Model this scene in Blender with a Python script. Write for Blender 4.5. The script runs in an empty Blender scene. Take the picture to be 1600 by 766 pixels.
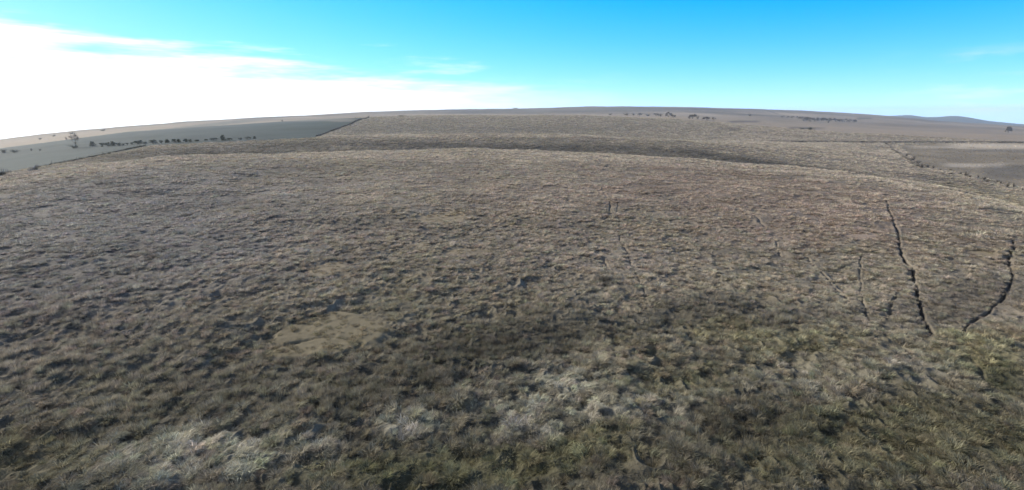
import bpy, math, random
import numpy as np
from mathutils import Vector, Matrix, Euler

R = math.radians
SC = bpy.context.scene
C = SC.collection
random.seed(7)
RNG = np.random.default_rng(11)

# ------------------------------------------------------------------ camera, sky, sun, exposure
FPX, CX, CY = 800.0, 800.0, 383.0          # calibration of the 1600 x 766 photograph
PITCH = math.atan((CY - 178.0) / FPX)
cam_d = bpy.data.cameras.new('camera')
cam = bpy.data.objects.new('camera', cam_d)
C.objects.link(cam)
cam_d.sensor_fit = 'HORIZONTAL'
cam_d.sensor_width = 36.0
cam_d.lens = 36.0 * FPX / 1600.0
cam_d.clip_start = 0.5
cam_d.clip_end = 60000
cam.location = (0, 0, 0)
cam.rotation_euler = (math.pi / 2 - PITCH, 0, 0)
SC.camera = cam

SUN_AZ, SUN_EL = R(-64), R(25)             # azimuth from +Y towards +X
SUN_DIR = Vector((math.sin(SUN_AZ) * math.cos(SUN_EL), math.cos(SUN_AZ) * math.cos(SUN_EL), math.sin(SUN_EL)))
sl = bpy.data.lights.new('sun', 'SUN')
sl.energy = 5.0
sl.angle = R(0.5)
sl.color = (1.0, 0.90, 0.77)
so = bpy.data.objects.new('sun', sl)
C.objects.link(so)
so.rotation_euler = SUN_DIR.to_track_quat('Z', 'Y').to_euler()
so.location = SUN_DIR * 200

world = bpy.data.worlds.new('World')
SC.world = world
world.use_nodes = True
SC.view_settings.view_transform = 'Standard'
SC.view_settings.look = 'None'
SC.view_settings.exposure = 0.71
SC.view_settings.gamma = 1.0
SC.view_settings.use_curve_mapping = False
SC.cycles.use_denoising = True
SC.cycles.max_bounces = 5
SC.cycles.diffuse_bounces = 3
SC.cycles.volume_bounces = 1
SC.cycles.transmission_bounces = 3
SC.cycles.sample_clamp_indirect = 6.0

HAZE_DENSITY = 1.15e-4
SKY_STRENGTH = 0.15


class NT:
    """small helper to wire shader nodes"""
    def __init__(self, tree):
        self.t = tree
        self.n = tree.nodes
        self.l = tree.links

    def node(self, typ, **kw):
        nd = self.n.new(typ)
        for k, v in kw.items():
            setattr(nd, k, v)
        return nd

    def put(self, sock, v):
        if isinstance(v, bpy.types.NodeSocket):
            self.l.new(v, sock)
        elif v is not None:
            sock.default_value = v

    def math(self, op, a, b=None, c=None, clamp=False):
        nd = self.node('ShaderNodeMath', operation=op)
        nd.use_clamp = clamp
        self.put(nd.inputs[0], a)
        if b is not None: self.put(nd.inputs[1], b)
        if c is not None: self.put(nd.inputs[2], c)
        return nd.outputs[0]

    def mix(self, fac, a, b, blend='MIX'):
        nd = self.node('ShaderNodeMix', data_type='RGBA', blend_type=blend)
        self.put(nd.inputs['Factor'], fac)
        self.put(nd.inputs[6], a)
        self.put(nd.inputs[7], b)
        return nd.outputs[2]

    def ramp(self, v, lo, hi, a=0.0, b=1.0):
        nd = self.node('ShaderNodeMapRange', interpolation_type='SMOOTHSTEP')
        self.put(nd.inputs[0], v)
        self.put(nd.inputs[1], lo); self.put(nd.inputs[2], hi)
        self.put(nd.inputs[3], a); self.put(nd.inputs[4], b)
        return nd.outputs[0]

    def noise(self, vec, scale, detail=3, rough=0.55):
        nd = self.node('ShaderNodeTexNoise')
        if vec is not None: self.put(nd.inputs['Vector'], vec)
        nd.inputs['Scale'].default_value = scale
        nd.inputs['Detail'].default_value = detail
        nd.inputs['Roughness'].default_value = rough
        return nd.outputs[0]

    def xyz(self, x, y, z):
        nd = self.node('ShaderNodeCombineXYZ')
        self.put(nd.inputs[0], x); self.put(nd.inputs[1], y); self.put(nd.inputs[2], z)
        return nd.outputs[0]


def build_world():
    T = NT(world.node_tree)
    T.n.clear()
    out = T.node('ShaderNodeOutputWorld')
    bg = T.node('ShaderNodeBackground')
    bg.inputs[1].default_value = SKY_STRENGTH
    T.l.new(bg.outputs[0], out.inputs[0])
    tc = T.node('ShaderNodeTexCoord')
    sep = T.node('ShaderNodeSeparateXYZ')
    T.l.new(tc.outputs['Generated'], sep.inputs[0])
    x, y, z = sep.outputs
    # the air over the prairie is very dry and clear: the sky deepens quickly above the horizon
    zz = T.math('MAXIMUM', T.math('MULTIPLY_ADD', z, 2.6, 0.045), 0.03)
    sky = T.node('ShaderNodeTexSky', sky_type='NISHITA')
    sky.sun_disc = False
    sky.sun_elevation = SUN_EL
    sky.sun_rotation = SUN_AZ
    sky.altitude = 300
    sky.air_density = 1.0
    sky.dust_density = 0.15
    sky.ozone_density = 1.6
    T.l.new(T.xyz(x, y, zz), sky.inputs[0])
    hs = T.node('ShaderNodeHueSaturation')
    hs.inputs['Hue'].default_value = 0.482
    hs.inputs['Saturation'].default_value = 1.35
    hs.inputs['Value'].default_value = 1.7
    T.l.new(sky.outputs[0], hs.inputs['Color'])
    # the camera's highlights roll off: keep clear sky from clipping
    sc_ = T.node('ShaderNodeSeparateColor')
    T.l.new(hs.outputs[0], sc_.inputs[0])
    cc_ = T.node('ShaderNodeCombineColor')
    for k, top in enumerate((2.7, 4.6, 4.9)):
        e = T.math('EXPONENT', T.math('MULTIPLY', sc_.outputs[k], -1.0 / top))
        v = T.math('MULTIPLY', T.math('SUBTRACT', 1.0, e), top)
        g_, o_ = ((1.3, -0.60), (1.28, -0.42), (1.95, 0.0))[k]
        T.l.new(T.math('MAXIMUM', T.math('MULTIPLY_ADD', v, g_, o_), 0.03), cc_.inputs[k])
    # unseen upper sky greyed to keep shadow fill neutral, above the blue belt
    clear = T.mix(T.ramp(z, 0.22, 0.5, 0.0, 0.85), cc_.outputs[0], (1.40, 1.60, 2.0, 1))
    # thin bank of cloud, higher towards the sun on the left
    az = T.math('MULTIPLY', T.math('ARCTAN2', x, y), 57.2958)
    el = T.math('MULTIPLY', T.math('ARCSINE', z), 57.2958)
    streak = T.noise(T.xyz(T.math('MULTIPLY', az, 0.075), T.math('MULTIPLY', el, 0.62), 3.1), 1.0, 5, 0.55)
    fine = T.noise(T.xyz(T.math('MULTIPLY', az, 0.16), T.math('MULTIPLY', el, 1.5), 9.7), 1.0, 4, 0.6)
    edge = T.math('MULTIPLY_ADD', az, -0.078, 3.3)
    edge = T.math('ADD', edge, T.math('MULTIPLY_ADD', streak, 10.0, -5.0))
    edge = T.math('ADD', edge, T.math('MULTIPLY_ADD', fine, 5.0, -2.5))
    under = T.math('SUBTRACT', edge, el)
    dens = T.ramp(under, -1.4, 3.6, 0.0, 1.0)
    leftness = T.ramp(az, 20.0, -16.0, 0.0, 1.0)
    dens = T.math('MULTIPLY', dens, leftness)
    # faint wisps low on the right
    wisp = T.noise(T.xyz(T.math('MULTIPLY', az, 0.11), T.math('MULTIPLY', el, 0.7), 21.3), 1.0, 4, 0.6)
    wd = T.math('MULTIPLY', T.ramp(wisp, 0.46, 0.70, 0.0, 0.42), T.ramp(az, 33.0, 43.0, 0.0, 1.0))
    wd = T.math('MULTIPLY', wd, T.ramp(el, 5.6, 4.0, 0.0, 1.0))
    dens = T.math('MAXIMUM', dens, wd)
    glow = T.ramp(az, 15.0, -45.0, 4.6, 7.0)
    cloud = T.node('ShaderNodeVectorMath', operation='SCALE')
    cloud.inputs[0].default_value = (0.97, 0.99, 1.0)
    T.l.new(glow, cloud.inputs['Scale'])
    col = T.mix(dens, clear, cloud.outputs[0])
    T.l.new(col, bg.inputs[0])


build_world()

# ------------------------------------------------------------------ calibration helpers
cp, sp = math.cos(PITCH), math.sin(PITCH)


def ray(px, py):
    u = (np.asarray(px, float) - CX) / FPX
    v = (CY - np.asarray(py, float)) / FPX
    yf = cp + sp * v
    zz = -sp + cp * v
    h = np.hypot(u, yf)
    return np.arctan2(u, yf), zz / h      # azimuth, tangent of elevation


def project(x, y, z):
    d = y * cp - z * sp
    d = np.where(d < 0.1, 0.1, d)
    return CX + FPX * x / d, CY - FPX * (y * sp + z * cp) / d


# ------------------------------------------------------------------ noise
def hash2(ix, iy, seed):
    h = (ix.astype(np.int64) * 374761393 + iy.astype(np.int64) * 668265263 + seed * 974634177) & 0xffffffff
    h = ((h ^ (h >> 13)) * 1274126177) & 0xffffffff
    h = (h ^ (h >> 16)) & 0xffffffff
    return h / 4294967295.0


def vnoise(x, y, wl, seed=0):
    """value noise in [-1, 1] with wavelength wl (metres)"""
    a = x / wl + seed * 17.13
    b = y / wl - seed * 9.71
    ix, iy = np.floor(a), np.floor(b)
    fx, fy = a - ix, b - iy
    fx = fx * fx * (3 - 2 * fx); fy = fy * fy * (3 - 2 * fy)
    ix = ix.astype(np.int64); iy = iy.astype(np.int64)
    v00 = hash2(ix, iy, seed); v10 = hash2(ix + 1, iy, seed)
    v01 = hash2(ix, iy + 1, seed); v11 = hash2(ix + 1, iy + 1, seed)
    return ((v00 * (1 - fx) + v10 * fx) * (1 - fy) + (v01 * (1 - fx) + v11 * fx) * fy) * 2 - 1


def fbm(x, y, wl, octs=3, seed=0, gain=0.5):
    s = 0; a = 1; t = 0
    for i in range(octs):
        ang = 0.6 * i + 0.3
        xr = x * math.cos(ang) - y * math.sin(ang)
        yr = x * math.sin(ang) + y * math.cos(ang)
        s = s + a * vnoise(xr, yr, wl, seed + i * 3)
        t += a; a *= gain; wl *= 0.5
    return s / t


def sstep(a, b, v):
    t = np.clip((np.asarray(v) - a) / (b - a), 0, 1)
    return t * t * (3 - 2 * t)


# ------------------------------------------------------------------ terrain: ridge and valley lines
XS = [-500, 0, 120, 240, 400, 575, 750, 900, 1050, 1200, 1300, 1400, 1500, 1600, 2100]
LINES = [
    # crest of the near hill
    (XS, [345, 281, 263, 248, 242, 237, 236, 240, 248, 258, 268, 282, 300, 330, 420],
         [120, 130, 135, 140, 150, 158, 160, 160, 155, 150, 140, 130, 115, 100, 80]),
    (XS, [342, 282, 267, 257, 254, 250, 249, 252, 260, 270, 280, 292, 308, 330, 350],
         [180, 190, 195, 200, 205, 210, 215, 215, 215, 215, 210, 205, 200, 190, 180]),
    # second rise
    (XS, [325, 272, 249, 226, 217, 211, 209, 213, 220, 230, 239, 250, 262, 272, 290],
         [250, 260, 265, 270, 280, 285, 290, 290, 290, 300, 310, 320, 330, 330, 330]),
    (XS, [310, 262, 241, 229, 225, 219, 217, 218, 219, 220, 224, 231, 237, 242, 252],
         [360, 370, 380, 390, 400, 400, 400, 400, 420, 470, 500, 520, 520, 520, 520]),
    # third rise
    (XS, [290, 240, 222, 209, 198, 183, 180.5, 181, 185.5, 199, 207, 213, 219, 223, 230],
         [550, 550, 560, 580, 600, 640, 660, 680, 700, 700, 700, 700, 700, 700, 700]),
    (XS, [282, 232, 216, 204, 194, 185, 183, 183, 183, 189.5, 195, 201, 206, 211, 219],
         [800, 800, 800, 800, 850, 900, 950, 950, 1000, 1100, 1150, 1150, 1150, 1150, 1150]),
    # skyline
    ([-500, 0, 60, 115, 200, 300, 400, 480, 575, 640, 760, 860, 920, 1000, 1100, 1180, 1200, 1260, 1340, 1400, 1450, 1500, 1600, 2100],
     [280, 219, 211, 205, 197, 190, 184, 180.5, 175, 173, 170.5, 169, 166.7, 167, 168.5, 170, 171, 173, 177.5, 182.5, 188, 191.5, 197.5, 222],
     [1300, 1300, 1350, 1400, 1450, 1550, 1700, 1800, 2000, 2200, 2500, 2700, 2800, 3000, 3000, 3000, 3000, 3000, 3000, 2800, 2700, 2600, 2500, 2500]),
    ([-500, 0, 400, 900, 1350, 1400, 1600, 2100], [284, 224, 188, 172, 183, 188, 203, 228], [2200, 2200, 2800, 4000, 4300, 4300, 4000, 4000]),
    # blue hills far to the right
    ([-500, 0, 400, 900, 1200, 1340, 1385, 1420, 1443, 1463, 1480, 1495, 1512, 1540, 1570, 1600, 2100],
     [284, 224, 188, 171, 174, 180, 181.5, 179.4, 182.8, 183.2, 181.6, 181.2, 183.6, 189, 192, 194.5, 220],
     [5300] * 17),
    ([-500, 0, 400, 900, 1350, 1600, 2100], [288, 230, 194, 180, 190, 203, 230], [6600] * 7),
]
H0 = 12.0
AZT = np.linspace(-math.pi, math.pi, 2881)[:-1]
RT = np.concatenate([[0.0], np.geomspace(2.0, 6700.0, 900)])


def build_table():
    zs, rs = [], []
    for xs, ys, rr in LINES:
        xd = np.linspace(xs[0], xs[-1], 1200)
        # smooth (cubic-like) interpolation of the pixel curves
        yd = np.interp(xd, xs, ys)
        rd = np.interp(xd, xs, rr)
        k = 9 if len(xs) > 15 else 41
        ker = np.hanning(k + 2)[1:-1]; ker /= ker.sum()
        yd = np.convolve(np.pad(yd, k // 2, mode='edge'), ker, 'valid')
        rd = np.convolve(np.pad(rd, k // 2, mode='edge'), ker, 'valid')
        a, t = ray(xd, yd)
        zs.append(np.interp(AZT, a, t * rd, period=2 * math.pi))
        rs.append(np.interp(AZT, a, rd, period=2 * math.pi))
    n = len(AZT)
    near = [(0.0, -H0 - 0.2), (18.0, -H0 - 0.25), (27.0, -H0 - 0.45), (38.0, -H0 - 0.1), (60.0, -H0 + 0.25)]
    rk = np.stack([np.full(n, r) for r, z in near] + rs, 1)
    zk = np.stack([np.full(n, z) for r, z in near] + zs, 1)
    # monotone cubic (PCHIP) along each azimuth
    h = np.diff(rk, axis=1); d = np.diff(zk, axis=1) / h
    m = np.zeros_like(zk)
    w1 = 2 * h[:, 1:] + h[:, :-1]; w2 = h[:, 1:] + 2 * h[:, :-1]
    same = d[:, 1:] * d[:, :-1] > 0
    with np.errstate(divide='ignore', invalid='ignore'):
        hm = (w1 + w2) / (w1 / d[:, :-1] + w2 / d[:, 1:])
    m[:, 1:-1] = np.where(same, hm, 0)
    m[:, -1] = d[:, -1]
    out = np.empty((n, len(RT)))
    for i in range(n):
        j = np.clip(np.searchsorted(rk[i], RT, side='right') - 1, 0, rk.shape[1] - 2)
        hh = h[i, j]; t = np.clip((RT - rk[i, j]) / hh, 0, 1)
        out[i] = ((2 * t**3 - 3 * t**2 + 1) * zk[i, j] + (t**3 - 2 * t**2 + t) * hh * m[i, j]
                  + (-2 * t**3 + 3 * t**2) * zk[i, j + 1] + (t**3 - t**2) * hh * m[i, j + 1])
    return out


ZT = build_table()


def base_polar(az, r):
    fa = (az + math.pi) / (2 * math.pi) * len(AZT)
    ia = np.floor(fa).astype(int); wa = fa - ia
    ia0 = ia % len(AZT); ia1 = (ia + 1) % len(AZT)
    ir = np.clip(np.searchsorted(RT, r, side='right') - 1, 0, len(RT) - 2)
    wr = np.clip((r - RT[ir]) / (RT[ir + 1] - RT[ir]), 0, 1)
    return ((ZT[ia0, ir] * (1 - wr) + ZT[ia0, ir + 1] * wr) * (1 - wa)
            + (ZT[ia1, ir] * (1 - wr) + ZT[ia1, ir + 1] * wr) * wa)


def swell(x, y, r):
    """gentle undulation of the pasture"""
    a = np.clip(r / 60.0, 0.25, 1.0)
    s = 0.45 * a * vnoise(x, y, 27.0, 5) + 0.22 * a * vnoise(x, y, 11.0, 6)
    s = s + np.clip((r - 200) / 800, 0, 1) * 1.2 * vnoise(x, y, 90.0, 8)
    s = s + np.clip((r - 1200) / 2500, 0, 1) * 3.0 * vnoise(x, y, 330.0, 9)
    return s


def surf(x, y):
    """ground height without tussocks and trails"""
    x = np.asarray(x, float); y = np.asarray(y, float)
    r = np.hypot(x, y)
    return base_polar(np.arctan2(x, y), r) + swell(x, y, r)


RINGS_Y = np.linspace(900, 226, 900)


def ring_radii():
    rn = H0 / -ray(800, RINGS_Y)[1]
    rn = rn[rn < 175]
    rf = np.geomspace(rn[-1] * 1.012, 6600, 400)
    return np.concatenate([[0.6, 3.0, 6.0, 8.5], rn[rn > 9.5], rf])


RINGS = ring_radii()
RING_GAP = np.gradient(RINGS)


def micro(x, y, r):
    """hummocks of the sward, as fine as the ground mesh can carry at that range"""
    spc = np.interp(r, RINGS, RING_GAP)
    disp = np.zeros(len(x))
    for wl, amp, sd in ((0.45, 0.05, 21), (0.95, 0.10, 22), (2.1, 0.11, 23), (4.5, 0.16, 24), (9.0, 0.16, 25)):
        n = vnoise(x, y, wl, sd)
        n = 1 - np.abs(n) * 2 if wl < 1.5 else n
        disp += amp * n * np.clip(wl / (2.2 * np.maximum(spc, 0.02)), 0, 1) * np.clip(1.3 - spc / wl, 0, 1)
    disp[np.abs(np.arctan2(x, y)) > R(56.5)] = 0
    return disp * (1 + 0.75 * np.clip((42 - r) / 20, 0, 1))


def lumpiness(kinds, bare, beside=0.0):
    return (1 - 0.75 * beside) * np.clip(1 - 0.85 * np.clip(kinds['bare'] + kinds['field'] + 0.7 * kinds['till'], 0, 1), 0.05, 1) * (1 - bare)


def at(px, py, rmin=8.0, rmax=6500.0):
    """the ground point seen at pixel (px, py)"""
    az, t = ray(px, py)
    rr = np.geomspace(rmin, rmax, 6000)
    x, y = rr * math.sin(az), rr * math.cos(az)
    below = rr * t - surf(x, y) < 0
    i = int(np.argmax(below)) if below.any() else -1
    if i <= 0:
        # just over a crest: take the range where the line of sight passes closest to the ground
        i = int(np.argmin((rr * t - surf(x, y)) / rr))
    return float(x[i]), float(y[i]), float(surf(x[i], y[i]))


# ------------------------------------------------------------------ cattle trails and washed-out gullies (pixel paths on the slope)
TRAILS = [  # path, width, depth, strength
    ([(1382, 306), (1387, 320), (1392, 338), (1402, 358), (1404, 385), (1410, 400), (1425, 424), (1428, 440), (1436, 465), (1445, 495), (1456, 524)], 0.12, 0.30, 1.0),
    ([(1584, 372), (1582, 394), (1574, 409), (1579, 430), (1579, 450), (1566, 470), (1545, 486), (1524, 500), (1508, 512), (1504, 530)], 0.10, 0.24, 0.85),
    ([(1213, 378), (1219, 398)], 0.13, 0.12, 0.4),
    ([(1250, 392), (1270, 412), (1290, 432), (1312, 455), (1330, 472)], 0.11, 0.15, 0.6),
    ([(1347, 395), (1344, 420), (1347, 445), (1348, 470), (1352, 490), (1364, 508)], 0.09, 0.10, 0.4),
    ([(1405, 458), (1395, 478), (1392, 495)], 0.12, 0.12, 0.4),
    ([(938, 290), (950, 315), (955, 334), (944, 346)], 0.13, 0.10, 0.35),
    ([(962, 310), (967, 345), (969, 375), (980, 400), (995, 432), (1008, 462), (1020, 482)], 0.10, 0.08, 0.3),
    ([(945, 405), (951, 425)], 0.14, 0.12, 0.4),
    ([(1175, 335), (1200, 356), (1222, 372)], 0.14, 0.1, 0.35),
    ([(1362, 292), (1376, 304)], 0.2, 0.1, 0.4),
    ([(1518, 566), (1530, 580), (1545, 600), (1575, 622), (1612, 640)], 0.16, 0.12, 0.35),
]
TSEG = []
for path, w, dep, st in TRAILS:
    pts = [at(*p)[:2] for p in path]
    for i in range(len(pts) - 1):
        s0 = 0.35 if i == 0 else 1.0
        TSEG.append((pts[i], pts[i + 1], w, dep, st * s0))


def trail_field(x, y, widen=1.0, full=False):
    """(groove depth, bareness) at each point"""
    d = np.zeros_like(x); b = np.zeros_like(x)
    jx = x + 0.08 * vnoise(x, y, 0.9, 41) + 0.12 * vnoise(x, y, 2.6, 43)
    jy = y + 0.08 * vnoise(x, y, 0.9, 42) + 0.12 * vnoise(x, y, 2.6, 44)
    wv = 1 + 0.25 * vnoise(x, y, 1.1, 45)
    for (ax, ay), (bx, by), w, dep, st in TSEG:
        m = (x > min(ax, bx) - 1.5) & (x < max(ax, bx) + 1.5) & (y > min(ay, by) - 1.5) & (y < max(ay, by) + 1.5)
        if not m.any():
            continue
        idx = np.nonzero(m)
        X, Y = jx[idx], jy[idx]
        L2 = (bx - ax)**2 + (by - ay)**2 + 1e-9
        t = np.clip(((X - ax) * (bx - ax) + (Y - ay) * (by - ay)) / L2, 0, 1)
        q = np.hypot(X - ax - t * (bx - ax), Y - ay - t * (by - ay)) / (w * widen * wv[idx])
        d[idx] = np.maximum(d[idx], dep * (1 - sstep(0.1, 1.3, q)))
        b[idx] = np.maximum(b[idx], (1.0 if full else st) * (1 - sstep(0.6, 1.25, q)))
    return d, b


# ------------------------------------------------------------------ plant zones and painted light and shade on the ground (ellipses in the photograph, fixed to the terrain)
STRAW = np.array([0.246, 0.216, 0.170])
GREY = np.array([0.430, 0.398, 0.335])      # bleached flattened grass
PURPLE = np.array([0.116, 0.105, 0.084])    # dark seed heads, also painted shade
OLIVE = np.array([0.155, 0.144, 0.088])
YELLOW = np.array([0.215, 0.190, 0.122])
SMOOTH = np.array([0.190, 0.160, 0.108])    # grazed patches
RUST = np.array([0.238, 0.190, 0.148])
FIELD = np.array([0.026, 0.040, 0.034])     # green winter pasture
TILL = np.array([0.205, 0.172, 0.118])
PALE = np.array([0.340, 0.296, 0.228])
DARK = np.array([0.045, 0.042, 0.036])
# cx, cy, rx, ry, tilt (degrees, image), colour, weight, kind, (rmin, rmax)
NEAR, FAR, VFAR = (0, 175), (150, 900), (500, 9000)
ZONES = [
    (800, 300, 900, 40, 0, STRAW * 1.12, 0.5, None, NEAR),
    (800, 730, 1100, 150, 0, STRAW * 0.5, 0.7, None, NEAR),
    (1250, 320, 330, 60, 8, RUST * 0.92, 0.7, None, NEAR),
    (850, 320, 170, 40, 10, RUST, 0.35, None, NEAR),
    (150, 380, 330, 150, -8, np.array([0.186, 0.180, 0.168]), 0.6, None, NEAR),  # veiling glare on the left painted in as cool grey
    (120, 540, 330, 90, -8, PURPLE * 1.35, 0.65, 'stalk', NEAR),
    (330, 610, 260, 45, -16, PURPLE * 1.1, 0.75, 'stalk', NEAR),
    (560, 600, 170, 35, -12, PURPLE * 1.1, 0.7, 'stalk', NEAR),
    (820, 528, 210, 30, -6, PURPLE, 0.9, 'stalk', NEAR),
    (1060, 488, 120, 26, -6, PURPLE * 1.15, 0.7, 'stalk', NEAR),
    (1180, 492, 180, 26, 4, PURPLE * 1.2, 0.7, 'stalk', NEAR),
    (1500, 478, 120, 30, -12, PURPLE * 1.1, 0.7, 'stalk', NEAR),
    (556, 353, 55, 13, 0, PURPLE * 1.2, 0.7, 'stalk', NEAR),
    (1300, 500, 60, 20, 0, PURPLE * 1.1, 0.6, 'stalk', NEAR),
    (946, 443, 20, 8, 12, PURPLE * 0.6, 0.95, 'stalk', NEAR),  # shadow on the slope painted as a dark patch
    (510, 520, 105, 34, -8, SMOOTH, 1.0, 'bare', NEAR),
    (480, 545, 80, 16, -6, SMOOTH * 1.03, 1.0, 'bare', NEAR),
    (515, 420, 38, 11, -8, SMOOTH, 0.9, 'bare', NEAR),
    (690, 340, 48, 9, -4, SMOOTH * 1.12, 0.9, 'bare', NEAR),
    (730, 395, 40, 8, 0, SMOOTH * 1.05, 0.8, 'bare', NEAR),
    (1010, 385, 55, 12, 0, SMOOTH * 1.2, 0.3, 'turf', NEAR),
    (1530, 398, 40, 7, 3, SMOOTH * 1.05, 0.75, 'bare', NEAR),
    (1340, 370, 35, 6, 0, RUST * 1.05, 0.75, 'bare', NEAR),
    (1130, 518, 60, 22, 0, YELLOW, 0.6, None, NEAR),
    (890, 640, 190, 75, -8, GREY, 0.75, 'flop', NEAR),
    (640, 660, 70, 25, 0, GREY * 1.08, 0.8, 'flop', NEAR),
    (310, 715, 210, 50, -5, GREY * 0.95, 0.75, 'flop', NEAR),
    (480, 735, 60, 40, 0, GREY, 0.7, 'flop', NEAR),
    (60, 720, 90, 40, 0, YELLOW * 0.9, 0.6, None, NEAR),
    (940, 685, 60, 14, -8, YELLOW, 0.8, None, NEAR),
    (720, 728, 260, 36, -4, OLIVE, 0.85, 'turf', NEAR),
    (1180, 690, 110, 45, -8, PURPLE * 1.2, 0.6, 'stalk', NEAR),
    (1400, 700, 220, 70, 0, OLIVE * 1.1, 0.5, None, NEAR),
    (1330, 590, 160, 40, 0, GREY * 0.85, 0.55, 'flop', NEAR),
    (1540, 560, 85, 50, 15, OLIVE * 1.2, 0.8, None, NEAR),
    (1580, 525, 50, 20, 0, YELLOW, 0.6, None, NEAR),
    (1572, 606, 52, 30, 22, np.array([0.060, 0.064, 0.040]), 0.9, 'stalk', NEAR),  # grass shadow painted in as a dark patch
    (1280, 540, 100, 24, 0, OLIVE * 1.2, 0.55, None, NEAR),
    (1050, 590, 100, 30, 0, OLIVE * 1.1, 0.45, None, NEAR),
    # beyond the crest
    (800, 230, 330, 6, 1, PURPLE * 1.05, 0.9, None, (178, 270)),  # shade behind the near crest painted dark, with the next two zones
    (1080, 242, 160, 7, 4, PURPLE * 1.15, 0.85, None, (165, 270)),
    (330, 236, 260, 8, -3, PURPLE * 1.2, 0.8, None, (165, 262)),
    (1200, 173.5, 20, 1.0, 17, DARK * 1.5, 0.9, None, VFAR),
    (1222, 173.6, 20, 0.9, 12, DARK * 1.7, 0.9, None, VFAR),
    (1150, 178, 90, 1.6, 3, PURPLE * 0.8, 0.7, None, VFAR),
    (300, 199, 300, 3.0, -7, np.array([0.105, 0.110, 0.098]), 0.85, None, VFAR),
    (1290, 178, 120, 2.5, 3, PALE * 0.6, 0.6, None, VFAR),
    (850, 172, 330, 6, 0, PURPLE * 0.85, 0.85, None, VFAR),
    (800, 246, 420, 9, 1, PALE * 0.88, 0.7, None, (120, 170)),  # light caught by the crest painted pale, with the next two zones
    (1250, 272, 180, 9, 8, PALE * 0.85, 0.55, None, (110, 165)),
    (200, 258, 230, 8, -8, PALE * 0.8, 0.5, None, (115, 160)),
    (700, 213, 330, 2.4, 0, PALE * 0.9, 0.8, None, (230, 330)),  # light on the second crest painted as a pale line
    (700, 203, 330, 5, 0, PURPLE * 1.6, 0.5, None, (380, 640)),
    (900, 222, 140, 3, 3, PURPLE * 1.5, 0.5, None, FAR),
    (1420, 252, 330, 34, 8, PALE * 0.86, 0.8, None, (172, 760)),
    (1180, 253, 190, 4.0, 7, PURPLE * 0.9, 0.75, None, (163, 330)),  # painted shade behind the crest on the right, with the next zone
    (1440, 281, 150, 5.0, 13, PURPLE * 0.95, 0.7, None, (128, 330)),
    (1440, 275, 200, 22, 14, PALE * 0.82, 0.6, None, (150, 900)),
    (1545, 305, 90, 16, 14, YELLOW * 1.25, 0.45, None, (60, 900)),
    (1500, 286, 70, 8, 12, STRAW * 0.55, 0.5, None, (100, 900)),
]
RIGHT_FIELD = [(1402, 226), (1440, 260), (1500, 270), (1600, 292), (1900, 330), (1900, 224), (1600, 224)]
LEFT_FIELD = [(-500, 330), (0, 277), (110, 252), (240, 227), (330, 223), (495, 215), (575, 184), (500, 186), (350, 196), (200, 206), (0, 232), (-500, 282)]


def in_poly(px, py, poly):
    c = np.zeros(px.shape, bool)
    n = len(poly)
    for i in range(n):
        x1, y1 = poly[i]; x2, y2 = poly[(i + 1) % n]
        if y1 == y2: continue
        k = ((y1 > py) != (y2 > py)) & (px < (x2 - x1) * (py - y1) / (y2 - y1) + x1)
        c ^= k
    return c


STREAKS = [  # dark draws and pale stubble strips far out: x0, x1, y, half height, colour, weight
    (1137, 1190, 190.2, 1.2, DARK * 1.6, 0.8), (1229, 1290, 200.2, 1.2, DARK * 1.2, 0.85),
    (1238, 1258, 213, 1.3, DARK * 1.6, 0.7), (1338, 1364, 185, 1.2, DARK * 1.6, 0.8),
    (1120, 1160, 203, 1.5, DARK * 2.2, 0.5), (1105, 1130, 216, 1.3, DARK * 2.4, 0.5),
    (1205, 1330, 221, 0.9, DARK * 1.4, 0.7), (1330, 1640, 222.5, 0.9, DARK * 1.4, 0.8),
    (1290, 1400, 232, 3, STRAW * 0.75, 0.5),
    (1420, 1495, 230.5, 1.6, PALE, 0.6), (1480, 1640, 229, 3.2, PALE * 1.2, 0.9), (1470, 1580, 259, 2.6, PALE * 1.1, 0.85),
    (1500, 1640, 236, 2.4, DARK * 2.2, 0.6), (1530, 1640, 271, 9, DARK * 2.0, 0.5), (1470, 1640, 246, 5, TILL * 0.8, 0.6),
    (1140, 1640, 206, 7, PALE * 0.72, 0.5), (1180, 1640, 217, 4, PALE * 0.68, 0.45),
    (575, 960, 180.8, 0.9, PALE * 0.8, 0.7), (380, 570, 187.5, 1.6, PALE * 0.6, 0.5),
]


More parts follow.
